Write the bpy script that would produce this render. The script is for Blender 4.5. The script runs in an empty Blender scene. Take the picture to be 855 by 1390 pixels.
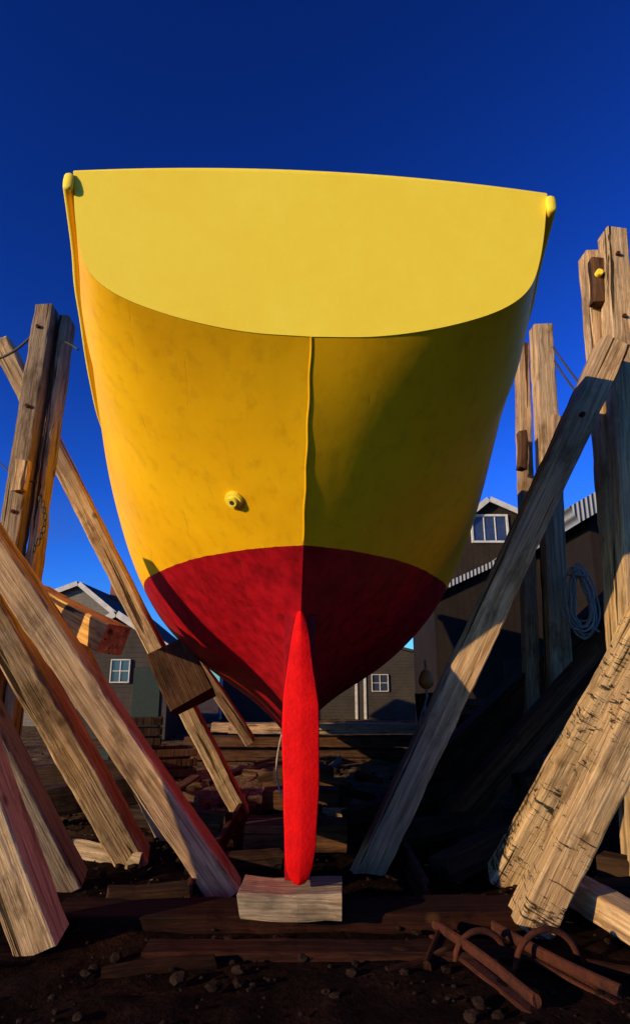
import bpy, bmesh, math, random
import numpy as np
from mathutils import Vector, Matrix, Quaternion, noise
random.seed(7)
S = bpy.context.scene
COL = S.collection
S.view_settings.view_transform = 'Standard'
S.view_settings.look = 'None'
S.view_settings.exposure = 0

# ------------------------------------------------------------ node helpers
class NT:
    def __init__(s, name):
        s.m = bpy.data.materials.new(name); s.m.use_nodes = True
        s.t = s.m.node_tree; s.b = s.t.nodes['Principled BSDF']
    def n(s, typ, **kw):
        nd = s.t.nodes.new(typ)
        for k, v in kw.items():
            if hasattr(nd, k) and not k[0].isupper(): setattr(nd, k, v)
            else: nd.inputs[k.replace('_', ' ')].default_value = v
        return nd
    def l(s, a, b): s.t.links.new(a, b)
    def coord(s, out='Object', scale=(1, 1, 1), rnd=False):
        tc = s.n('ShaderNodeTexCoord'); mp = s.n('ShaderNodeMapping')
        mp.inputs['Scale'].default_value = scale
        s.l(tc.outputs[out], mp.inputs['Vector'])
        if rnd:
            oi = s.n('ShaderNodeObjectInfo')
            mu = s.n('ShaderNodeMath', operation='MULTIPLY'); mu.inputs[1].default_value = 37.0
            s.l(oi.outputs['Random'], mu.inputs[0])
            s.l(mu.outputs[0], mp.inputs['Location'])
        return mp.outputs[0]
    def noise(s, vec, scale, detail=5, rough=.55, dist=0):
        nd = s.n('ShaderNodeTexNoise'); nd.inputs['Scale'].default_value = scale
        nd.inputs['Detail'].default_value = detail; nd.inputs['Roughness'].default_value = rough
        nd.inputs['Distortion'].default_value = dist
        s.l(vec, nd.inputs['Vector']); return nd.outputs['Fac']
    def ramp(s, fac, stops):
        r = s.n('ShaderNodeValToRGB'); e = r.color_ramp.elements
        while len(e) < len(stops): e.new(.5)
        for el, (p, c) in zip(e, stops):
            el.position = p
            if isinstance(c, (int, float)): c = (c, c, c)
            el.color = (*c, 1)
        s.l(fac, r.inputs[0]); return r.outputs['Color']
    def mix(s, fac, a, b, mode='MIX'):
        m = s.n('ShaderNodeMix', data_type='RGBA', blend_type=mode)
        for inp, v in ((m.inputs[0], fac), (m.inputs[6], a), (m.inputs[7], b)):
            if isinstance(v, (int, float)): inp.default_value = v
            elif isinstance(v, tuple): inp.default_value = (*v, 1)
            else: s.l(v, inp)
        return m.outputs[2]
    def math(s, op, a, b=0.0, clamp=False):
        m = s.n('ShaderNodeMath', operation=op); m.use_clamp = clamp
        for inp, v in ((m.inputs[0], a), (m.inputs[1], b)):
            if isinstance(v, (int, float)): inp.default_value = v
            else: s.l(v, inp)
        return m.outputs[0]
    def bump(s, h, strength=.4, dist=.01, prev=None):
        b = s.n('ShaderNodeBump'); b.inputs['Strength'].default_value = strength
        b.inputs['Distance'].default_value = dist
        s.l(h, b.inputs['Height'])
        if prev: s.l(prev, b.inputs['Normal'])
        return b.outputs['Normal']
    def out(s, color=None, normal=None, rough=.7, spec=.3, metal=0):
        if color is not None:
            if isinstance(color, tuple): s.b.inputs['Base Color'].default_value = (*color, 1)
            else: s.l(color, s.b.inputs['Base Color'])
        if normal is not None: s.l(normal, s.b.inputs['Normal'])
        if isinstance(rough, (int, float)): s.b.inputs['Roughness'].default_value = rough
        else: s.l(rough, s.b.inputs['Roughness'])
        s.b.inputs['Specular IOR Level'].default_value = spec
        s.b.inputs['Metallic'].default_value = metal
        return s.m

def wood(name, light, dark, crack=(.022, .013, .007), tar=False, grey=(.27, .22, .17)):
    k = NT(name)
    n1 = k.noise(k.coord('Object', (1, 1, .055), True), 26, 6, .65, .6)
    n2 = k.noise(k.coord('Object', (1, 1, .02), True), 75, 3, .6, .2)
    big = k.noise(k.coord('Object', (1, 1, .5), True), 2.2, 4, .6)
    c = k.ramp(n1, [(.34, dark), (.60, light)])
    c = k.mix(k.ramp(big, [(.42, 0.0), (.66, .75)]), c, grey)
    c = k.mix(.65, c, k.ramp(n2, [(.32, .3), (.58, 1.05)]), 'MULTIPLY')
    cr = k.ramp(k.noise(k.coord('Object', (1, 1, .03), True), 13, 3, .5, .3), [(.34, 1.0), (.375, 0.0)])
    c = k.mix(k.math('MULTIPLY', cr, .92), c, crack)
    v = k.n('ShaderNodeTexVoronoi'); v.inputs['Scale'].default_value = 2.6
    k.l(k.coord('Object', (1.0, 1.0, .75), True), v.inputs['Vector'])
    kn = k.ramp(v.outputs['Distance'], [(.05, 1.0), (.11, 0.0)])
    c = k.mix(k.math('MULTIPLY', kn, .75), c, (.09, .04, .015))
    st = k.ramp(k.noise(k.coord('Object', (1, 1, .35), True), 5, 6, .7), [(.50, 0.0), (.66, .78)])
    c = k.mix(st, c, tuple(x * .35 for x in dark))
    oi = k.n('ShaderNodeObjectInfo')
    c = k.mix(1.0, c, k.ramp(oi.outputs['Random'], [(0, (.76, .70, .64)), (1, (1.14, 1.10, 1.0))]), 'MULTIPLY')
    if tar:
        d = k.noise(k.coord('Object', (5, 5, 30), True), 1.0, 5, .75, .8)
        d2 = k.noise(k.coord('Object', (1, 1, 1), True), 1.7, 3, .5)
        f = k.ramp(k.math('ADD', d, k.math('MULTIPLY', d2, .55)), [(.835, 0.0), (.855, 1.0)])
        c = k.mix(k.math('MULTIPLY', f, .93), c, (.012, .010, .008))
    h = k.math('SUBTRACT', k.math('ADD', n1, k.math('MULTIPLY', n2, .4)), k.math('MULTIPLY', cr, 1.2))
    return k.out(c, k.bump(h, .9, .016), .9, .08)

M = {}
M['wood'] = wood('weathered_wood', (.72, .48, .26), (.36, .21, .095), grey=(.38, .28, .185))
M['wood2'] = wood('fresh_wood', (.78, .43, .13), (.48, .23, .06), grey=(.54, .33, .15))
M['tar'] = wood('tarred_wood', (.72, .48, .24), (.39, .23, .10), tar=True, grey=(.44, .32, .19))
M['dark'] = wood('old_dark_wood', (.07, .038, .02), (.026, .014, .008), grey=(.04, .027, .02))
M['brown'] = wood('brown_stained_wood', (.14, .065, .03), (.06, .028, .014), grey=(.09, .05, .03))
M['grey'] = wood('grey_wood', (.48, .35, .22), (.21, .14, .085), grey=(.29, .23, .17))
M['rustwood'] = wood('rust_stained_wood', (.045, .014, .007), (.016, .005, .003), grey=(.022, .009, .005))

def simple(name, c1, c2, sc=6, rough=.7, bump=.3, bd=.01, spec=.3, metal=0):
    k = NT(name); o = k.coord('Object')
    n1 = k.noise(o, sc, 5, .6); n2 = k.noise(o, sc * 6, 4, .6)
    c = k.ramp(k.math('ADD', k.math('MULTIPLY', n1, .7), k.math('MULTIPLY', n2, .3)), [(.35, c1), (.65, c2)])
    return k.out(c, k.bump(n2, bump, bd), rough, spec, metal)
M['rust'] = simple('rusty_steel', (.02, .007, .004), (.085, .022, .009), 8, .9, .6, spec=.15)
M['rope'] = simple('rope_fibre', (.25, .21, .15), (.45, .38, .28), 40, .9, .6)
M['rock'] = simple('rubble_stone', (.008, .0045, .003), (.024, .013, .008), 5, .95, .5, spec=.05)
M['glass'] = simple('window_glass', (.02, .03, .05), (.04, .05, .08), 3, .08, .02, .002, .8)
M['white'] = simple('white_trim_paint', (.40, .37, .32), (.60, .56, .50), 5, .6, .1)
M['cable'] = simple('dark_cable', (.03, .025, .02), (.06, .05, .04), 20, .7, .2)
M['orange'] = simple('orange_plastic', (.5, .16, .02), (.7, .25, .04), 5, .5, .05)
M['tarp'] = simple('dull_tarp', (.02, .022, .028), (.045, .048, .055), 5, .6, .3)
M['greenp'] = simple('dark_green_paint', (.008, .016, .010), (.014, .026, .018), 8, .7, .3)
M['brick'] = simple('chimney_brick', (.15, .06, .035), (.24, .10, .06), 9, .9, .5)
M['roof'] = simple('dark_asphalt_roof', (.02, .02, .02), (.05, .045, .042), 5, .9, .5)

def siding(name, c1, c2, freq, axis='Z'):
    k = NT(name); o = k.coord('Object')
    w = k.n('ShaderNodeTexWave', wave_type='BANDS', bands_direction=axis, wave_profile='SAW')
    w.inputs['Scale'].default_value = freq; w.inputs['Distortion'].default_value = .15
    k.l(o, w.inputs['Vector'])
    n1 = k.noise(o, 1.5, 5, .6); n2 = k.noise(k.coord('Object', (9, 9, 1.0) if axis == 'Z' else (1, 1, 9)), 4, 4)
    c = k.ramp(k.math('ADD', k.math('MULTIPLY', n1, .5), k.math('MULTIPLY', n2, .5)), [(.35, c1), (.65, c2)])
    c = k.mix(k.ramp(w.outputs['Fac'], [(0, .6), (.12, 0.0)]), c, tuple(x * .3 for x in c1))
    return k.out(c, k.bump(w.outputs['Fac'], .6, .03), .85, .15)
M['shingle'] = siding('grey_shingle', (.035, .028, .022), (.07, .055, .045), 2.2)
M['lightwall'] = siding('grey_clapboard', (.13, .115, .095), (.22, .19, .155), 2.5)
M['darkwall'] = siding('dark_board_wall', (.009, .006, .0045), (.02, .013, .010), 1.6, 'X')
M['brownwall'] = siding('brown_board_wall', (.014, .009, .006), (.03, .02, .014), 1.6, 'X')
k = NT('corrugated_metal'); o = k.coord('Object')
w = k.n('ShaderNodeTexWave', wave_type='BANDS', bands_direction='X'); w.inputs['Scale'].default_value = 3.0
k.l(o, w.inputs['Vector'])
M['corr'] = k.out(k.mix(w.outputs['Fac'], (.13, .13, .135), (.30, .30, .30)), k.bump(w.outputs['Fac'], .8, .05), .55, .3)

# ground
k = NT('yard_soil'); o = k.coord('Object')
a = k.noise(o, .35, 5, .6); b_ = k.noise(o, 3.0, 7, .65); c_ = k.noise(o, 26, 5, .7)
near = k.ramp(b_, [(.3, (.004, .0018, .0012)), (.55, (.013, .0052, .003)), (.75, (.036, .016, .008))])  # dark red-brown soil, albedo lowered further to paint in the foreground shadow
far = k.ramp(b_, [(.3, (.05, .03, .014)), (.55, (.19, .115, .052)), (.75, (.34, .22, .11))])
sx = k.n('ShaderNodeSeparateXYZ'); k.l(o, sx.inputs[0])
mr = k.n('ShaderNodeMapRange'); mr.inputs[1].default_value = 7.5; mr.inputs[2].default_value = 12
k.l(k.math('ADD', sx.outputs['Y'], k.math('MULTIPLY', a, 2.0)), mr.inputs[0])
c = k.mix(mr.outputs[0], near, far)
c = k.mix(.85, c, k.ramp(c_, [(.3, .2), (.6, 1.15)]), 'MULTIPLY')
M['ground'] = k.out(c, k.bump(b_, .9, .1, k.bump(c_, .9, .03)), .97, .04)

# boat paints
def hullmat():
    k = NT('hull_paint')
    o = k.coord('Object')
    big = k.noise(o, 1.1, 4, .55); fine = k.noise(o, 9, 6, .65); mic = k.noise(o, 70, 3, .6)
    yel = k.ramp(k.math('ADD', k.math('MULTIPLY', big, .75), k.math('MULTIPLY', fine, .25)),
                 [(.36, (.84, .41, .004)), (.5, (.92, .47, .004)), (.66, (.95, .51, .005))])
    vert = k.noise(k.coord('Object', (5, 5, .5)), 2.2, 5, .6)
    yel = k.mix(k.ramp(vert, [(.52, 0.0), (.78, .42)]), yel, (.50, .21, .006))
    red = k.ramp(k.math('ADD', k.math('MULTIPLY', vert, .6), k.math('MULTIPLY', fine, .4)),
                 [(.38, (.20, .003, .006)), (.55, (.38, .004, .010)), (.7, (.45, .006, .012))])
    sx = k.n('ShaderNodeSeparateXYZ'); k.l(o, sx.inputs[0])
    zz = k.math('ADD', sx.outputs['Z'], k.math('MULTIPLY', k.math('SUBTRACT', fine, .5), .014))
    f = k.math('GREATER_THAN', zz, 2.44)
    c = k.mix(f, red, yel)
    uv = k.n('ShaderNodeTexCoord'); su = k.n('ShaderNodeSeparateXYZ'); k.l(uv.outputs['UV'], su.inputs[0])
    wob = k.math('MULTIPLY', k.math('SUBTRACT', k.noise(o, 3, 4), .5), .010)
    fr = k.math('FRACT', k.math('MULTIPLY', k.math('ADD', su.outputs['X'], wob), 15))
    ab = k.math('ABSOLUTE', k.math('SUBTRACT', fr, .5))
    ln = k.ramp(ab, [(.0, 1.0), (.018, 0.0)])
    gate = k.ramp(k.noise(o, 3.2, 4), [(.52, 0.0), (.66, 1.0)])
    ln = k.math('MULTIPLY', ln, gate)
    c = k.mix(k.math('MULTIPLY', ln, .28), c, tuple([.16, .07, .01]))
    spots = k.ramp(k.noise(o, 26, 4, .7), [(.71, 0.0), (.77, .3)])
    c = k.mix(spots, c, (.3, .12, .012))
    nr = k.bump(mic, .14, .003)
    nr = k.bump(fine, .10, .012, nr)
    nr = k.bump(big, .2, .03, nr)
    nr = k.bump(k.math('MULTIPLY', ln, -1.0), .5, .003, nr)
    return k.out(c, nr, k.ramp(fine, [(.3, .42), (.7, .58)]), .16)
M['hull'] = hullmat()
k = NT('transom_paint'); o = k.coord('Object')
big = k.noise(o, 1.3, 5, .6); fine = k.noise(o, 10, 6, .6); mic = k.noise(o, 80, 3)
c = k.ramp(k.math('ADD', k.math('MULTIPLY', big, .7), k.math('MULTIPLY', fine, .3)), [(.36, (.96, .67, .045)), (.64, (.99, .74, .062))])
M['transom'] = k.out(c, k.bump(fine, .14, .012, k.bump(mic, .14, .003)), .55, .15)
M['rudder'] = simple('bright_red_paint', (.62, .003, .004), (.88, .006, .005), 7, .65, .4, .010, .08)
M['redwood'] = simple('red_bottom_paint', (.19, .003, .006), (.34, .005, .009), 7, .55, .25, .006, .12)

# ------------------------------------------------------------ mesh helpers
def link(ob, parent=None):
    COL.objects.link(ob)
    if parent: ob.parent = parent
    return ob
def empty(name, loc=(0, 0, 0), rz=0, ry=0):
    e = bpy.data.objects.new(name, None); e.location = loc; e.rotation_euler = (0, ry, rz)
    e.empty_display_size = .2; return link(e)
def mesh(name, v, f, mat, parent=None, smooth=False):
    me = bpy.data.meshes.new(name); me.from_pydata([tuple(p) for p in v], [], f); me.update()
    bm = bmesh.new(); bm.from_mesh(me); bmesh.ops.recalc_face_normals(bm, faces=bm.faces); bm.to_mesh(me); bm.free()
    me.materials.append(M[mat] if isinstance(mat, str) else mat)
    if smooth: me.polygons.foreach_set('use_smooth', [True] * len(me.polygons))
    return link(bpy.data.objects.new(name, me), parent)
def box(name, c, s, mat, parent=None, rz=0, bev=.01, rx=0, ry=0):
    bm = bmesh.new(); bmesh.ops.create_cube(bm, size=1)
    bmesh.ops.scale(bm, vec=s, verts=bm.verts)
    if bev: bmesh.ops.bevel(bm, geom=bm.edges[:], offset=min(bev, min(s) * .3), segments=1, affect='EDGES')
    me = bpy.data.meshes.new(name); bm.to_mesh(me); bm.free(); me.materials.append(M[mat])
    ob = bpy.data.objects.new(name, me); ob.location = c; ob.rotation_euler = (rx, ry, rz)
    return link(ob, parent)
def beam(name, p0, p1, w, t, mat='wood', roll=0, parent=None, rough=.008):
    p0 = Vector(p0); p1 = Vector(p1); d = (p1 - p0); L = d.length; d.normalize()
    yy = Vector((0, 1, 0)) - d * d.y
    if yy.length < .3: yy = Vector((0, 0, 1)) - d * d.z
    yy.normalize(); xx = yy.cross(d).normalized()
    R = Matrix((xx, yy, d)).transposed() @ Matrix.Rotation(math.radians(roll), 3, 'Z')
    n = max(6, int(L / .09)); sd = random.random() * 100
    ch = .012 + random.random() * .010
    prof = []
    for sx, sy in ((1, 1), (-1, 1), (-1, -1), (1, -1)):
        a = (sx * (w / 2 - ch), sy * t / 2); b = (sx * w / 2, sy * (t / 2 - ch))
        m1 = (sx * (w / 2 - ch * .3), sy * (t / 2 - ch * .3))
        prof += ([b, m1, a] if sx * sy > 0 else [a, m1, b])
    P = len(prof); V = []; F = []
    for i in range(n + 1):
        z = L * i / n
        bow = .016 * math.sin(math.pi * i / n) * math.sin(sd)
        for j, (x, y) in enumerate(prof):
            q = Vector((x * 4 + sd, y * 4, z * 2.4)); nv = noise.noise(q); nv2 = noise.noise(q * 3.1)
            k_ = 1 + (nv * rough + nv2 * rough * .8) / (w / 2)
            if j % 3 == 1:
                cv = noise.noise(Vector((sd + j * 9, 0, z * 5)))
                if cv > .12: k_ -= (cv - .12) * .17
            zz = z
            if i in (0, n): zz += noise.noise(Vector((x * 12, y * 12, sd + i))) * .03
            V.append((x * k_ + bow, y * k_, zz))
    for i in range(n):
        for j in range(P):
            a = i * P + j; b = i * P + (j + 1) % P
            F.append((a, b, b + P, a + P))
    F.append(tuple(range(P))[::-1]); F.append(tuple(n * P + j for j in range(P)))
    ob = mesh(name, V, F, mat, parent)
    ob.matrix_local = Matrix.Translation(p0) @ R.to_4x4()
    return ob
def tube(name, pts, r, mat, parent=None, cyc=False):
    cu = bpy.data.curves.new(name, 'CURVE'); cu.dimensions = '3D'; cu.bevel_depth = r; cu.bevel_resolution = 3
    sp = cu.splines.new('NURBS'); sp.points.add(len(pts) - 1)
    for p, q in zip(sp.points, pts): p.co = (*q, 1)
    sp.order_u = 3; sp.use_endpoint_u = not cyc; sp.use_cyclic_u = cyc; sp.resolution_u = 6
    cu.materials.append(M[mat])
    return link(bpy.data.objects.new(name, cu), parent)
def cyl(name, p0, p1, r, mat, parent=None, seg=16, r2=None):
    p0 = Vector(p0); p1 = Vector(p1); d = p1 - p0
    bm = bmesh.new(); bmesh.ops.create_cone(bm, cap_ends=True, segments=seg, radius1=r, radius2=r if r2 is None else r2, depth=d.length)
    bmesh.ops.bevel(bm, geom=[e for e in bm.edges if e.calc_face_angle(0) > 1], offset=r * .12, segments=2, affect='EDGES')
    me = bpy.data.meshes.new(name); bm.to_mesh(me); bm.free(); me.materials.append(M[mat])
    ob = bpy.data.objects.new(name, me); ob.location = (p0 + p1) / 2
    ob.rotation_mode = 'QUATERNION'; ob.rotation_quaternion = d.to_track_quat('Z', 'Y')
    return link(ob, parent)

# ------------------------------------------------------------ BOAT
OX, OY = -.125, 4.7
boat = empty('wooden_boat', (OX, OY, 0), math.radians(3), math.radians(.5))
def tr_y(z): return 3.3 - .20 * (z - 3.49)
A = [(0, 3.49), (.38, 3.505), (.72, 3.56), (1.02, 3.645), (1.21, 3.735), (1.32, 3.84), (1.375, 3.98), (1.41, 4.18), (1.43, 4.42)]
SEC = [
 (3.65, [(0, 3.10), (.35, 3.17), (.7, 3.27), (1.02, 3.39), (1.26, 3.54), (1.40, 3.69), (1.48, 3.9), (1.53, 4.16), (1.55, 4.41)]),
 (4.0, [(0, 2.72), (.35, 2.84), (.7, 2.98), (1.02, 3.13), (1.29, 3.33), (1.46, 3.56), (1.56, 3.86), (1.62, 4.13), (1.64, 4.38)]),
 (4.41, [(0, 2.28), (.2, 2.37), (.45, 2.50), (.8, 2.71), (1.12, 2.95), (1.37, 3.25), (1.55, 3.6), (1.66, 3.98), (1.72, 4.35)]),
 (4.8, [(0, 1.84), (.12, 1.95), (.35, 2.14), (.75, 2.4), (1.1, 2.68), (1.39, 3.02), (1.60, 3.5), (1.73, 3.92), (1.80, 4.31)]),
 (5.4, [(0, 1.38), (.11, 1.55), (.36, 1.81), (.78, 2.1), (1.16, 2.42), (1.47, 2.82), (1.7, 3.35), (1.84, 3.83), (1.91, 4.26)]),
 (6.2, [(0, 1.05), (.11, 1.24), (.45, 1.51), (.95, 1.8), (1.34, 2.2), (1.62, 2.65), (1.83, 3.2), (1.96, 3.72), (2.02, 4.18)]),
 (8, [(0, .75), (.11, .97), (.46, 1.30), (1.0, 1.68), (1.5, 2.15), (1.78, 2.6), (1.98, 3.15), (2.08, 3.62), (2.12, 4.08)]),
 (10.5, [(0, .8), (.12, .95), (.4, 1.25), (.8, 1.6), (1.2, 2.1), (1.5, 2.6), (1.75, 3.2), (1.92, 3.7), (2.0, 4.12)]),
 (12.5, [(0, 1.0), (.06, 1.1), (.2, 1.4), (.42, 1.8), (.65, 2.3), (.9, 2.8), (1.15, 3.35), (1.35, 3.85), (1.45, 4.3)]),
]
ctrl = [[(x, tr_y(z), z) for x, z in A]] + [[(x, y, z) for x, z in s] for y, s in SEC]
ctrl.append([(.015 + .004 * i, 13.7 + .12 * i, 1.3 + .405 * i) for i in range(9)])
C = np.array(ctrl)
def crom(P, m):
    n = len(P); ext = np.concatenate([[2 * P[0] - P[1]], P, [2 * P[-1] - P[-2]]]); out = []
    for i in range(n - 1):
        p0, p1, p2, p3 = ext[i:i + 4]
        for j in range(m):
            t = j / m
            out.append(.5 * ((2 * p1) + (-p0 + p2) * t + (2 * p0 - 5 * p1 + 4 * p2 - p3) * t * t + (-p0 + 3 * p1 - 3 * p2 + p3) * t ** 3))
    out.append(P[-1]); return np.array(out)
G = crom(C, 12)
G = crom(G.transpose(1, 0, 2), 8).transpose(1, 0, 2)
for _ in range(14):
    G2 = G.copy(); G2[1:-1] = .5 * G[1:-1] + .25 * (G[:-2] + G[2:]); G = G2
G[:, :, 0] = np.maximum(G[:, :, 0], 0); G[:, 0, 0] = 0
nS, nG = G.shape[:2]
V = []; UVc = []
for i in range(nS):
    for j in range(-(nG - 1), nG):
        x, y, z = G[i, abs(j)]
        V.append((x if j >= 0 else -x, y - OY, z)); UVc.append(((j + nG) / (2 * nG), i / nS))
W = 2 * nG - 1
F = [(i * W + j, i * W + j + 1, (i + 1) * W + j + 1, (i + 1) * W + j) for i in range(nS - 1) for j in range(W - 1)]
hull = mesh('hull', V, F, 'hull', boat, True)
uvl = hull.data.uv_layers.new(name='UVMap')
for lp in hull.data.loops: uvl.data[lp.index].uv = UVc[lp.vertex_index]
bm = bmesh.new(); bm.from_mesh(hull.data)
for e in bm.edges:
    if all(abs(v.co.x) < 1e-5 for v in e.verts): e.smooth = False
bm.to_mesh(hull.data); bm.free()

rows = []
Ag = G[0]
nx = 40
for p in Ag:
    rows.append([(p[0] * (2 * i / nx - 1), p[1] - OY, p[2]) for i in range(nx + 1)])
xs, ys, zs = Ag[-1]
def crown(x): return .07 * (1 - (x / xs) ** 2)
for q in (.25, .5, .75, 1.0):
    r = []
    for i in range(nx + 1):
        x = xs * (2 * i / nx - 1); z = zs + crown(x) * q
        r.append((x, tr_y(z) - OY, z))
    rows.append(r)
for a in (30, 60, 90):
    r = []
    for i in range(nx + 1):
        x = xs * (2 * i / nx - 1); z = zs + crown(x)
        r.append((x, tr_y(z) - OY + .05 * (1 - math.cos(math.radians(a))), z + .03 * math.sin(math.radians(a))))
    rows.append(r)
r = [(x, y + .06, z) for x, y, z in rows[-1]]; rows.append(r)
V = [(x, y - .004, z) for r in rows for x, y, z in r]
F = [(i * (nx + 1) + j, i * (nx + 1) + j + 1, (i + 1) * (nx + 1) + j + 1, (i + 1) * (nx + 1) + j) for i in range(len(rows) - 1) for j in range(nx)]
mesh('transom', V, F, 'transom', boat, True)
V = []
for i in range(nS):
    x, y, z = G[i, -1]
    for s in (-1, -.5, 0, .5, 1): V.append((x * s * .99, y - OY + (.06 if i == 0 else 0), z - .04 + .06 * (1 - s * s)))
F = [(i * 5 + j, i * 5 + j + 1, i * 5 + j + 6, i * 5 + j + 5) for i in range(nS - 1) for j in range(4)]
mesh('deck', V, F, 'grey', boat)
for sgn, nm in ((-1, 'rub_rail_port'), (1, 'rub_rail_starboard')):
    path = [np.array([sgn * G[i, -1][0], G[i, -1][1] - OY, G[i, -1][2]]) for i in range(nS)]
    d0 = (path[0] - path[3]); d0 /= np.linalg.norm(d0)
    path = [path[0] + d0 * .02, path[0] + d0 * .012] + path
    V = []; F = []
    m = 12
    for i, p in enumerate(path):
        sc = .75 if i == 0 else 1
        for j in range(m):
            a = 2 * math.pi * j / m; ca, sa = math.cos(a), math.sin(a)
            ca = math.copysign(abs(ca) ** .6, ca); sa = math.copysign(abs(sa) ** .6, sa)
            V.append((p[0] + sgn * .02 + ca * .03 * sc, p[1], p[2] - .075 + sa * .06 * sc))
    for i in range(len(path) - 1):
        for j in range(m):
            F.append((i * m + j, i * m + (j + 1) % m, (i + 1) * m + (j + 1) % m, (i + 1) * m + j))
    F.append(tuple(range(m)))
    mesh(nm, V, F, 'transom', boat, True)
V = []; F = []
ks = [(4.70, 2.0), (4.9, 1.98), (5.3, 1.75), (5.8, 1.5), (6.5, 1.2), (8, 1.0), (10.5, 1.05), (12.3, 1.3), (13.5, 1.6)]
for y, zt in ks:
    zb = .24 if y < 12 else .24 + (y - 12) * .45
    for z, wk in ((zb, .08), (zb + (zt - zb) * .62, .095), (zt, .12)):
        V += [(-wk, y - OY, z), (wk, y - OY, z)]
for i in range(len(ks) - 1):
    for q in range(2):
        a = i * 6 + q * 2
        F += [(a, a + 2, a + 8, a + 6), (a + 1, a + 7, a + 9, a + 3)]
    a = i * 6; F.append((a, a + 6, a + 7, a + 1))
for q in range(2): F.append((q * 2, q * 2 + 1, q * 2 + 3, q * 2 + 2))
mesh('keel', V, F, 'redwood', boat)
prof = [(2.06, .010, 4.66), (1.98, .034, 4.60), (1.86, .058, 4.55), (1.65, .086, 4.50), (1.42, .116, 4.46), (1.25, .126, 4.43), (1.0, .122, 4.42),
        (.75, .113, 4.42), (.56, .104, 4.42), (.42, .090, 4.43), (.33, .070, 4.45), (.285, .045, 4.47), (.264, .016, 4.5)]
prof = crom(np.array(prof), 4)
V = []; F = []
for z, w, ya in prof:
    sh = .008 * math.sin(z * 2.5) + .006 * noise.noise(Vector((z * 4, 0, 0))) + .006
    ed = .006 * noise.noise(Vector((z * 9, 3, 0)))
    sec = [(-w, 4.69), (-w, ya + .03), (-w * .93, ya + .008), (-w * .4, ya), (-w * .02, ya - .004), (w * .10, ya - .003), (w * .6, ya + .006), (w * .94, ya + .016), (w, ya + .04), (w, 4.69)]
    for x, y in sec: V.append((x + sh + ed * (1 if x > 0 else -.5), y - OY, z))
m = 10
for i in range(len(prof) - 1):
    for j in range(m):
        F.append((i * m + j, i * m + (j + 1) % m, (i + 1) * m + (j + 1) % m, (i + 1) * m + j))
F.append(tuple(range(m))); F.append(tuple((len(prof) - 1) * m + j for j in range(m)))
rd = mesh('rudder', V, F, 'rudder', boat, True)
bm = bmesh.new(); bm.from_mesh(rd.data)
for e in bm.edges:
    if e.calc_face_angle(0) > math.radians(28): e.smooth = False
bm.to_mesh(rd.data); bm.free()
pts = []
for i in range(0, nS):
    x, y, z = G[i, 0]
    if z > 2.46: pts.append((.003 * math.sin(i * .9), y - OY + .003, z + .003))
tube('stern_seam', pts, .009, 'hull', boat)
fx, fz = -.50, 2.74
best = min(((abs(-G[i, j][0] - fx) + abs(G[i, j][2] - fz), i, j) for i in range(nS) for j in range(nG)))
_, i, j = best
p = Vector((-G[i, j][0], G[i, j][1] - OY, G[i, j][2]))
t1 = Vector((-G[i, j + 1][0], G[i, j + 1][1] - OY, G[i, j + 1][2])) - p
t2 = Vector((-G[i + 1, j][0], G[i + 1, j][1] - OY, G[i + 1, j][2])) - p
nn = t1.cross(t2).normalized()
if nn.y > 0: nn = -nn
cyl('discharge_flange', p - nn * .02, p + nn * .022, .066, 'transom', boat, 24)
cyl('discharge_spigot', p + nn * .015, p + nn * .045, .038, 'transom', boat, 20)
cyl('discharge_bore_shade_disc', p + nn * .040, p + nn * .047, .019, 'cable', boat, 16)  # solid dark disc standing in for the shaded hollow of the fitting

# ------------------------------------------------------------ blocks and slip
beam('keel_block', (-.47, 4.62, .17), (.17, 4.60, .17), .15, .40, 'grey', 0)
beam('sleeper_timber', (-1.7, 4.70, .02), (1.5, 4.78, .03), .13, .36, 'rustwood')
beam('sleeper_timber', (-1.0, 4.25, -.04), (1.25, 4.2, -.03), .12, .22, 'rustwood')
for y_ in (6.6, 8.6, 10.8): beam('keel_block', (-.65, y_, .12), (.3, y_, .12), .24, .4, 'brown')
def rail(p0, p1):
    e = empty('slipway_rail')
    p0 = Vector(p0); p1 = Vector(p1)
    beam('head', p0 + Vector((0, 0, .12)), p1 + Vector((0, 0, .12)), .06, .04, 'rust', parent=e, rough=.002)
    beam('web', p0 + Vector((0, 0, .06)), p1 + Vector((0, 0, .06)), .02, .09, 'rust', parent=e, rough=.001)
    beam('foot', p0 + Vector((0, 0, .01)), p1 + Vector((0, 0, .01)), .12, .02, 'rust', parent=e, rough=.002)
rail((.75, 4.45, -.06), (1.05, 3.5, -.07)); rail((1.1, 4.4, -.05), (1.5, 3.6, -.07)); rail((-.9, 9, .0), (-.9, 5.1, .0)); rail((.8, 9, 0), (.8, 5.1, 0))
# bent rusty hoops half sunk in the soil
for x, y, r_ in ((.95, 4.15, .16), (1.3, 4.05, .2)):
    tube('rusted_hoop', [(x + r_ * math.cos(a), y + .25 * r_ * math.cos(a), r_ * math.sin(a) - .03) for a in [math.pi * q / 8 for q in range(9)]], .018, 'rust')

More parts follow.
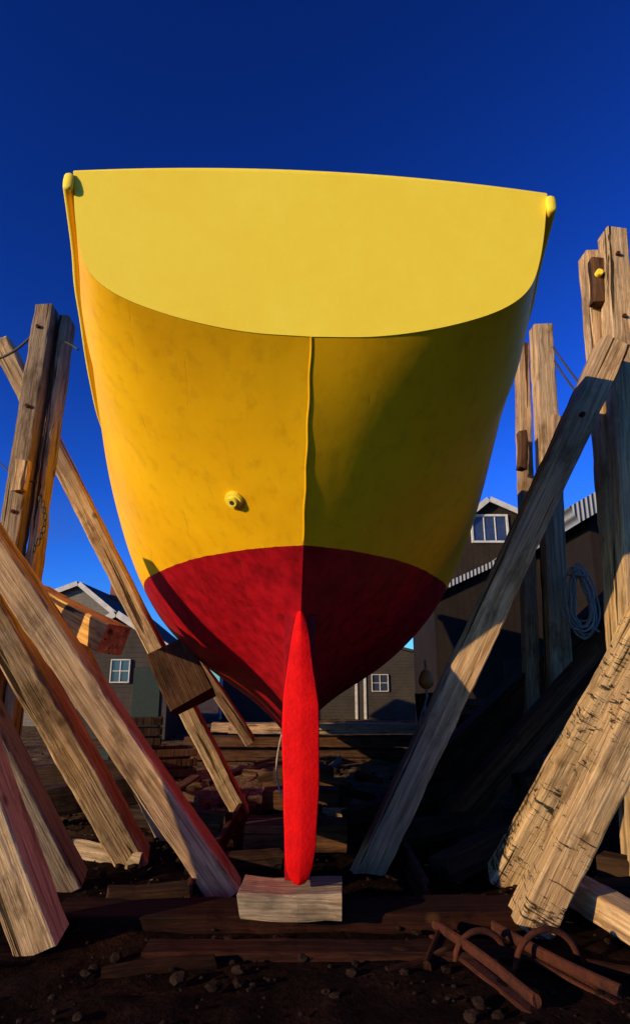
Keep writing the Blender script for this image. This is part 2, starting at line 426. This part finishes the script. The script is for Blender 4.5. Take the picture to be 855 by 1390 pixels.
# ------------------------------------------------------------ left shoring
def post(name, parts):
    e = empty(name)
    for a in parts: beam(a[0], *a[1:], parent=e)
    return e
post('support_post', [
  ('front_member', (-2.93, 5.9, -.1), (-2.86, 5.9, 5.38), .19, .24, 'grey'),
  ('back_member', (-2.77, 6.0, -.1), (-2.68, 6.0, 5.30), .10, .22, 'grey'),
  ('cleat', (-2.84, 5.74, 3.30), (-2.83, 5.74, 3.60), .13, .08, 'wood'),
])
beam('shoring_brace', (-.89, 8.3, 0), (-3.55, 6.32, 5.25), .20, .22, 'wood')
beam('shoring_brace', (-.66, 5.3, .0), (-2.66, 4.66, 2.80), .23, .24, 'wood')
beam('shoring_brace', (-1.60, 6.2, 0), (-2.70, 4.95, 2.30), .26, .26, 'wood')
beam('shoring_brace', (-1.92, 5.5, 0), (-2.70, 4.7, 1.8), .24, .24, 'grey')
beam('shoring_brace', (-1.64, 4.35, 0), (-2.26, 4.03, 1.5), .24, .26, 'wood')
beam('shoring_brace', (-1.5, 7.1, 0), (-2.6, 6.3, 2.3), .2, .2, 'wood')
beam('packing_timber', (-2.68, 6.02, 2.32), (-1.64, 5.2, 1.86), .24, .24, 'wood2', 8)
beam('packing_block', (-1.22, 6.6, 1.33), (-1.52, 6.7, 1.86), .46, .4, 'brown', 10)
beam('shoring_brace', (-.9, 9.2, .75), (-1.7, 8.6, 1.95), .16, .16, 'wood')

# ------------------------------------------------------------ right shoring
post('support_post', [
  ('front_member', (2.50, 5.30, -.1), (3.03, 5.40, 5.93), .21, .22, 'wood'),
  ('back_member', (2.60, 5.62, -.1), (2.92, 5.65, 5.86), .21, .22, 'wood'),
  ('spacer_block', (2.82, 5.45, 5.15), (2.86, 5.45, 5.65), .16, .12, 'brown'),
])
post('support_post', [
  ('front_member', (2.68, 7.4, -.1), (3.05, 7.5, 6.15), .25, .24, 'wood'),
  ('back_member', (2.46, 7.7, -.1), (2.84, 7.7, 6.0), .16, .2, 'wood'),
  ('cleat', (2.98, 7.25, 4.3), (3.02, 7.25, 4.75), .12, .10, 'wood'),
  ('side_cleat', (2.58, 7.4, 4.1), (2.62, 7.4, 4.6), .1, .16, 'brown'),
])
beam('shoring_brace', (.40, 5.95, -.12), (2.68, 5.05, 4.46), .24, .26, 'wood')
beam('shoring_brace', (1.49, 5.6, 0), (2.78, 4.62, 2.5), .23, .24, 'tar')
beam('shoring_brace', (1.36, 4.6, .0), (2.53, 4.12, 2.19), .235, .26, 'tar')
beam('shoring_brace', (1.2, 8.5, .1), (3.7, 7.4, 2.5), .42, .4, 'brown')
beam('shoring_brace', (1.3, 7.1, 0), (3.2, 6.7, 2.0), .3, .3, 'brown')
beam('fallen_timber', (1.8, 5.3, .10), (2.0, 3.9, .10), .2, .18, 'wood')
for a, b, w_, t_ in (((2.3, 5.6, .1), (3.3, 4.7, .12), .2, .2), ((-1.5, 5.1, .03), (-.75, 5.3, .03), .12, .16), ((1.0, 5.6, .06), (2.0, 6.3, .25), .22, .2),
                     ((.5, 6.4, .1), (1.9, 7.2, .2), .2, .2), ((-1.1, 5.9, .04), (-.3, 6.1, .04), .14, .2), ((-2.2, 7.6, .1), (-.9, 7.2, .1), .2, .2),
                     ((.35, 7.5, .1), (1.6, 8.1, .35), .16, .2), ((2.0, 6.6, .5), (3.6, 6.9, .7), .3, .3), ((-3.4, 7.4, .2), (-2.0, 8.2, .3), .3, .3), ((-4.2, 8.6, .3), (-2.2, 8.9, .4), .35, .35),
                     ((1.6, 5.2, .0), (2.4, 5.0, .1), .16, .18)):
    beam('fallen_timber', a, b, w_, t_, 'dark')

bm = bmesh.new()
for p, r in [((-2.88, 5.77, z), .02) for z in (2.2, 3.1, 4.2, 5.1)] + [((2.95, 5.27, 4.9), .02), ((2.98, 5.27, 5.6), .02), ((2.3, 4.98, 3.75), .022)]:
    res = bmesh.ops.create_cone(bm, cap_ends=True, segments=8, radius1=r, radius2=r, depth=.04)
    bmesh.ops.rotate(bm, verts=res['verts'], matrix=Matrix.Rotation(math.pi / 2, 3, 'X'))
    bmesh.ops.translate(bm, verts=res['verts'], vec=p)
me = bpy.data.meshes.new('timber_bolts'); bm.to_mesh(me); bm.free(); me.materials.append(M['rust'])
link(bpy.data.objects.new('timber_bolts', me))
cyl('bolt_cap', (2.82, 5.40, 5.45), (2.82, 5.34, 5.45), .035, 'transom')

rc = empty('rope_coil', (2.92, 7.0, 2.42))
for i in range(11):
    w = .13 + random.uniform(-.03, .06); h = .34 + random.uniform(-.08, .10); pts = []
    ox = random.uniform(-.05, .06); oz = random.uniform(-.06, .04)
    for j in range(14):
        a = 2 * math.pi * j / 14
        pts.append((w * math.cos(a) * (1 - .45 * math.sin(a)) + ox + random.uniform(-.012, .012), random.uniform(-.05, .05) - .02 * i, h * math.sin(a) + oz))
    tube('loop_%d' % i, pts, .011, 'rope', rc, True)
tube('wrap', [(-.1, -.2, .25), (0, -.28, .22), (.1, -.2, .25), (.08, .0, .28), (-.08, .0, .28)], .014, 'rope', rc, True)
tube('tail', [(.05, -.15, -.3), (.2, -.2, -.45), (.35, -.3, -.35), (.5, -.2, -.2)], .012, 'rope', rc)
def sag(a, b, s, n=8):
    a = Vector(a); b = Vector(b)
    return [tuple(a.lerp(b, i / n) - Vector((0, 0, s * 4 * (i / n) * (1 - i / n)))) for i in range(n + 1)]
tube('steel_cable', sag((3.1, 7.3, 5.75), (2.84, 5.62, 4.0), .03), .012, 'cable')
tube('steel_cable', sag((3.1, 7.3, 5.55), (2.82, 5.62, 3.9), .06), .012, 'cable')
tube('steel_cable', sag((-3.5, 6.1, 4.9), (-2.95, 5.8, 5.0), .06), .014, 'cable')
tube('steel_cable', sag((-2.75, 5.95, 5.05), (-2.45, 5.8, 4.85), -.02), .010, 'cable')
tube('steel_cable', sag((-3.3, 6.2, 3.75), (-2.7, 5.78, 3.4), .05), .008, 'cable')
ch = empty('chain', (-2.66, 5.82, 3.25))
for i in range(9):
    t = i / 8; x = .07 * math.sin(t * math.pi); z = -t * .5
    pts = [(x + (.016 if i % 2 else .004) * math.cos(a), (.004 if i % 2 else .016) * math.cos(a), z + .035 * math.sin(a)) for a in [q * math.pi / 5 for q in range(10)]]
    tube('link_%d' % i, pts, .008, 'cable', ch, True)
tube('mooring_rope', [(1.42, 8.3, 1.35), (1.2, 8.1, .9), (1.15, 7.9, .5), (1.3, 7.9, .8), (1.38, 8.2, 1.3)], .012, 'rope')
tube('mooring_rope', [(-.35, 7, 1.0), (-.45, 7, .6), (-.25, 6.9, .3), (-.1, 6.8, .12)], .010, 'rope')

# ------------------------------------------------------------ ground
def graded(lo, hi, c, fine, growth):
    out = [c]; s = fine; x = c
    while x < hi: x += s; out.append(x); s *= growth if abs(x - c) > 4.5 else 1
    s = fine; x = c
    while x > lo: x -= s; out.insert(0, x); s *= growth if abs(x - c) > 4.5 else 1
    return out
gx = graded(-900, 900, 0, .06, 1.07); gy = graded(-300, 1500, 5.5, .06, 1.07)
V = []
for y in gy:
    for x in gx:
        q = Vector((x, y, 0)); z = 0
        if abs(x) < 60 and y < 80:
            z = noise.fractal(q * .7, 1, 2, 4) * .06 + noise.fractal(q * 3.5, 1, 2, 4) * .05 - .02
            d = 1 / (1 + ((x + .1) ** 2 + (y - 4.6) ** 2))
            z = z * (1 - d) - .02 * d
        V.append((x, y, z))
w_ = len(gx)
F = [(i * w_ + j, i * w_ + j + 1, (i + 1) * w_ + j + 1, (i + 1) * w_ + j) for i in range(len(gy) - 1) for j in range(w_ - 1)]
mesh('ground', V, F, 'ground', None, True)

def scatter(name, n, fn, smin, smax, mat, flat=.6, elong=1):
    V = []; F = []
    ico = bmesh.new(); bmesh.ops.create_icosphere(ico, subdivisions=2, radius=1)
    iv = [v.co.copy() for v in ico.verts]; fi = [[v.index for v in f.verts] for f in ico.faces]; ico.free()
    for _ in range(n):
        x, y = fn(); s = smin * (smax / smin) ** (random.random() ** 2.4); R = Matrix.Rotation(random.random() * 6.28, 3, 'Z') @ Matrix.Rotation(random.uniform(-.3, .3), 3, 'X')
        b = len(V); e = random.uniform(1, elong)
        for v in iv:
            q = v * (1 + .5 * noise.noise(v * 1.5 + Vector((x * 7, y * 7, 0)))); q = R @ Vector((q.x * s * e, q.y * s, q.z * s * flat))
            V.append((q.x + x, q.y + y, q.z + s * flat * .1))
        F += [tuple(b + k for k in f) for f in fi]
    mesh(name, V, F, mat)
scatter('rubble', 1800, lambda: (random.uniform(-4, 4), random.uniform(3.0, 9)), .008, .045, 'rock')
scatter('rubble', 600, lambda: (random.uniform(-8, 8), random.uniform(8, 24)), .03, .12, 'rock')
scatter('wood_chips', 350, lambda: (random.uniform(-3.5, 3.5), random.uniform(4.6, 12)), .006, .016, 'grey', .3, 5)
for i in range(34):
    x = random.uniform(-3.2, 3.2); y = random.uniform(5.8, 13); a = random.uniform(0, 3.14); L = random.uniform(.3, 1.1)
    beam('scrap_plank', (x, y, .02), (x + L * math.cos(a), y + L * math.sin(a), .04 + random.random() * .1), random.uniform(.06, .2), .04, random.choice(['grey', 'dark', 'brown', 'brown']))
for x, y, a, L, w1 in ((.40, 3.95, .5, .45, .1), (1.5, 4.0, -.4, .5, .12), (-1.15, 3.95, .15, .6, .08), (2.1, 4.9, 1, .6, .12), (.62, 4.0, 1.2, .5, .09)):
    beam('scrap_plank', (x, y, -.02), (x + L * math.cos(a), y + L * math.sin(a), .01), w1, .04, 'rustwood')

# ------------------------------------------------------------ buildings
def gable(name, x0, x1, y0, y1, ax, zl, zr, za, wall, roof, ov=.25, th=.12, trim=None):
    e = empty(name, ((x0 + x1) / 2, (y0 + y1) / 2, 0)); cx, cy = (x0 + x1) / 2, (y0 + y1) / 2
    P = [(x0, 0), (x1, 0), (x1, zr), (ax, za), (x0, zl)]
    V = [(x - cx, y0 - cy, z) for x, z in P] + [(x - cx, y1 - cy, z) for x, z in P]
    F = [(0, 1, 2, 3, 4), (9, 8, 7, 6, 5)] + [(i, (i + 1) % 5, (i + 1) % 5 + 5, i + 5) for i in range(5)]
    mesh('walls', V, F, wall, e)
    for nm, (xa, z_a), (xb, zb) in (('roof_left', (ax, za), (x0, zl)), ('roof_right', (ax, za), (x1, zr))):
        d = Vector((xb - xa, 0, zb - z_a)); L = d.length; d.normalize(); nrm = Vector((-d.z, 0, d.x))
        if nrm.z < 0: nrm = -nrm
        a = Vector((xa - cx, 0, z_a)) + nrm * .02; b = a + d * (L + ov)
        V = []
        for y in (y0 - cy - ov, y1 - cy + ov):
            for q in (a, b, b + nrm * th, a + nrm * th): V.append((q.x, y, q.z))
        BF = [(0, 1, 2, 3), (7, 6, 5, 4), (0, 4, 5, 1), (1, 5, 6, 2), (2, 6, 7, 3), (3, 7, 4, 0)]
        mesh(nm, V, BF, roof, e)
        if trim:
            V = []
            for y in (y0 - cy - ov - .05, y0 - cy - ov - .005):
                for q in (a - nrm * .06, b - nrm * .06, b + nrm * (th + .01), a + nrm * (th + .01)): V.append((q.x, y, q.z))
            mesh(nm + '_rake_board', V, BF, trim, e)
    return e, cx, cy
def window(e, cx, cy, x, y, z, w, h, cols=2, rows=2, tw=.08):
    X, Y = x - cx, y - cy
    box('window_glass', (X, Y - .01, z), (w, .04, h), 'glass', e, bev=0)
    for s in (-1, 1):
        box('window_jamb', (X + s * (w / 2 + tw / 2), Y - .04, z), (tw, .1, h + 2 * tw), 'white', e)
        box('window_head', (X, Y - .043, z + s * (h / 2 + tw / 2)), (w, .1, tw), 'white', e)
    for i in range(1, cols): box('mullion', (X - w / 2 + w * i / cols, Y - .045, z), (.04, .05, h - .01), 'white', e)
    for i in range(1, rows): box('glazing_bar', (X, Y - .05, z - h / 2 + h * i / rows), (w - .01, .03, .03), 'white', e)

e, cx, cy = gable('shingled_cottage', -11.6, -6.9, 25, 33, -9.4, 4.5, 3.4, 5.35, 'lightwall', 'roof', trim='white')
window(e, cx, cy, -9.7, 25, 3.9, .7, .8, tw=.05); window(e, cx, cy, -8.0, 25, 1.6, .8, 1.0, tw=.05)
box('chimney', (-8.9 - cx, 28 - cy, 5.6), (.4, .4, 1.2), 'brick', e); cyl('chimney_pot', (-8.9 - cx, 28 - cy, 6.2), (-8.9 - cx, 28 - cy, 6.7), .12, 'rust', e)
e, cx, cy = gable('storage_shed', -6.9, -4.3, 19, 23, -5.9, 2.9, 2.5, 3.5, 'shingle', 'roof', trim='white')
window(e, cx, cy, -5.7, 19, 1.9, .5, .6, tw=.04)
box('door', (-4.9 - cx, 19 - cy - .03, 1.0), (.8, .05, 2.0), 'greenp', e)
e, cx, cy = gable('fishing_shed', -4.4, 6.4, 30, 36, .8, 2.5, 2.5, 3.9, 'shingle', 'roof')
for x in (-2.6, 3.0): window(e, cx, cy, x, 30, 1.6, .7, .7, tw=.04)
for x in (-4.3, 1.9, 2.3, 6.3): box('corner_board', (x - cx, 30 - cy - .03, 1.2), (.12, .06, 2.4), 'white', e)
e, cx, cy = gable('boathouse', 5.0, 9.8, 22, 30, 6.3, 6.9, 6.3, 7.95, 'brownwall', 'roof', trim='white')
window(e, cx, cy, 6.3, 22, 6.95, 1.2, .9, 3, 1)
e, cx, cy = gable('workshop_shed', 3.3, 8.9, 17.5, 21.5, 6.6, 3.9, 4.4, 5.4, 'darkwall', 'corr', th=.16)
box('door', (5.8 - cx, 17.5 - cy - .04, 1.1), (1.4, .06, 2.2), 'brownwall', e)
e, cx, cy = gable('corrugated_boat_shed', 6.3, 17, 14, 30, 11.5, 5.2, 5.2, 8.1, 'darkwall', 'corr', ov=.4, th=.42)
st = empty('timber_stack', (-.2, 14, 0))
for r in range(3):
    for c in range(2): beam('stacked_beam', (-3 + random.uniform(-.2, .5) + r * .5, c * .36, .1 + r * .26), (2.6 + random.uniform(-.9, .3), c * .36, .1 + r * .26), .20, .28, 'wood' if r == 2 else 'brown', parent=st)
st = empty('timber_stack', (4.6, 12.5, 0))
for r in range(4):
    for c in range(3): beam('stacked_beam', (-1.8 + random.uniform(-.3, .2), c * .34, .2 + r * .3), (2.2 + random.uniform(-.3, .2), c * .34, .2 + r * .3), .26, .26, 'brown', parent=st)
def crate(loc, s, mat):
    e = empty('fish_crate', loc, random.uniform(-.5, .5))
    for i in range(3):
        z = .08 + i * .16
        for yy in (-s / 2, s / 2): box('slat', (0, yy, z), (s * 1.4, .03, .12), mat, e)
        for xx in (-s * .7, s * .7): box('end_slat', (xx, 0, z), (.03, s - .04, .12), mat, e)
    box('base', (0, 0, .02), (s * 1.36, s * .95, .02), mat, e)
crate((2.2, 11, 0), .6, 'greenp'); crate((3.2, 10.6, 0), .6, 'tarp'); crate((-2.6, 11.5, 0), .7, 'brown'); crate((-3.6, 10.8, 0), .6, 'greenp')
crate((3.9, 10.9, 0), .6, 'brown'); crate((-3.0, 11.4, .5), .5, 'dark')
def buoy(loc):
    e = empty('fishing_buoy', loc)
    bm = bmesh.new(); bmesh.ops.create_uvsphere(bm, u_segments=20, v_segments=12, radius=.1)
    for v in bm.verts:
        if v.co.z > 0: v.co.z *= 1.5; v.co.xy *= 1 - v.co.z * .8
    me = bpy.data.meshes.new('float'); bm.to_mesh(me); bm.free(); me.materials.append(M['orange'])
    me.polygons.foreach_set('use_smooth', [True] * len(me.polygons)); link(bpy.data.objects.new('float', me), e)
    cyl('spindle', (0, 0, -.2), (0, 0, .26), .016, 'wood', e)
buoy((1.42, 8.3, 1.55)); buoy((4.4, 12.1, 1.5))
beam('bollard_post', (1.42, 8.45, -.1), (1.40, 8.4, 1.4), .2, .2, 'dark')

# ------------------------------------------------------------ light, sky, camera
EL, AZ = 13, 55
sv = Vector((-math.sin(math.radians(AZ)) * math.cos(math.radians(EL)), -math.cos(math.radians(AZ)) * math.cos(math.radians(EL)), math.sin(math.radians(EL))))
sd = bpy.data.lights.new('sun', 'SUN'); sd.energy = 5; sd.angle = math.radians(.5); sd.color = (1, .77, .42)
so = link(bpy.data.objects.new('sun', sd)); so.rotation_mode = 'QUATERNION'; so.rotation_quaternion = sv.to_track_quat('Z', 'Y'); so.location = (-10, -10, 12)
w = bpy.data.worlds.new('World'); S.world = w; w.use_nodes = True
t = w.node_tree; bg = t.nodes['Background']
sk = t.nodes.new('ShaderNodeTexSky'); sk.sky_type = 'NISHITA'; sk.sun_disc = False
sk.sun_elevation = math.radians(EL); sk.sun_rotation = math.radians(180 + AZ); sk.air_density = 1.0; sk.dust_density = .2; sk.ozone_density = 2.5
def mul(src, col):
    m = t.nodes.new('ShaderNodeMix'); m.data_type = 'RGBA'; m.blend_type = 'MULTIPLY'; m.inputs[0].default_value = 1
    m.inputs[7].default_value = (*col, 1); t.links.new(src, m.inputs[6]); return m.outputs[2]
a_ = mul(sk.outputs[0], (.085, .145, .238))
g_ = t.nodes.new('ShaderNodeGamma'); g_.inputs[1].default_value = 1.9; t.links.new(a_, g_.inputs[0])
b__ = mul(g_.outputs[0], (10, 10, 10))
# faint streaky cloud low over the horizon
tc = t.nodes.new('ShaderNodeTexCoord'); mp = t.nodes.new('ShaderNodeMapping'); mp.inputs['Scale'].default_value = (1.2, 1.2, 5)
t.links.new(tc.outputs['Generated'], mp.inputs[0])
nz = t.nodes.new('ShaderNodeTexNoise'); nz.inputs['Scale'].default_value = 2.2; nz.inputs['Detail'].default_value = 6; t.links.new(mp.outputs[0], nz.inputs['Vector'])
r1 = t.nodes.new('ShaderNodeMapRange'); r1.inputs[1].default_value = .48; r1.inputs[2].default_value = .72; t.links.new(nz.outputs['Fac'], r1.inputs[0])
sp = t.nodes.new('ShaderNodeSeparateXYZ'); t.links.new(tc.outputs['Generated'], sp.inputs[0])
r2 = t.nodes.new('ShaderNodeMapRange'); r2.inputs[1].default_value = .42; r2.inputs[2].default_value = .15; t.links.new(sp.outputs['Z'], r2.inputs[0])
mm = t.nodes.new('ShaderNodeMath'); mm.operation = 'MULTIPLY'; t.links.new(r1.outputs[0], mm.inputs[0]); t.links.new(r2.outputs[0], mm.inputs[1])
m2 = t.nodes.new('ShaderNodeMath'); m2.operation = 'MULTIPLY'; m2.inputs[1].default_value = .45; t.links.new(mm.outputs[0], m2.inputs[0])
cm = t.nodes.new('ShaderNodeMix'); cm.data_type = 'RGBA'; t.links.new(m2.outputs[0], cm.inputs[0]); t.links.new(b__, cm.inputs[6]); cm.inputs[7].default_value = (.7, 1.2, 3.2, 1)
t.links.new(cm.outputs[2], bg.inputs['Color']); bg.inputs['Strength'].default_value = .1
cd = bpy.data.cameras.new('camera'); cam = link(bpy.data.objects.new('camera', cd))
cd.sensor_fit = 'VERTICAL'; cd.sensor_height = 36; cd.lens = 36 * 850 / 1390; cd.clip_end = 5000; cd.clip_start = .05
cam.location = (0, 0, 1.5); cam.rotation_euler = (math.radians(90 + 15.46), 0, 0)
S.camera = cam
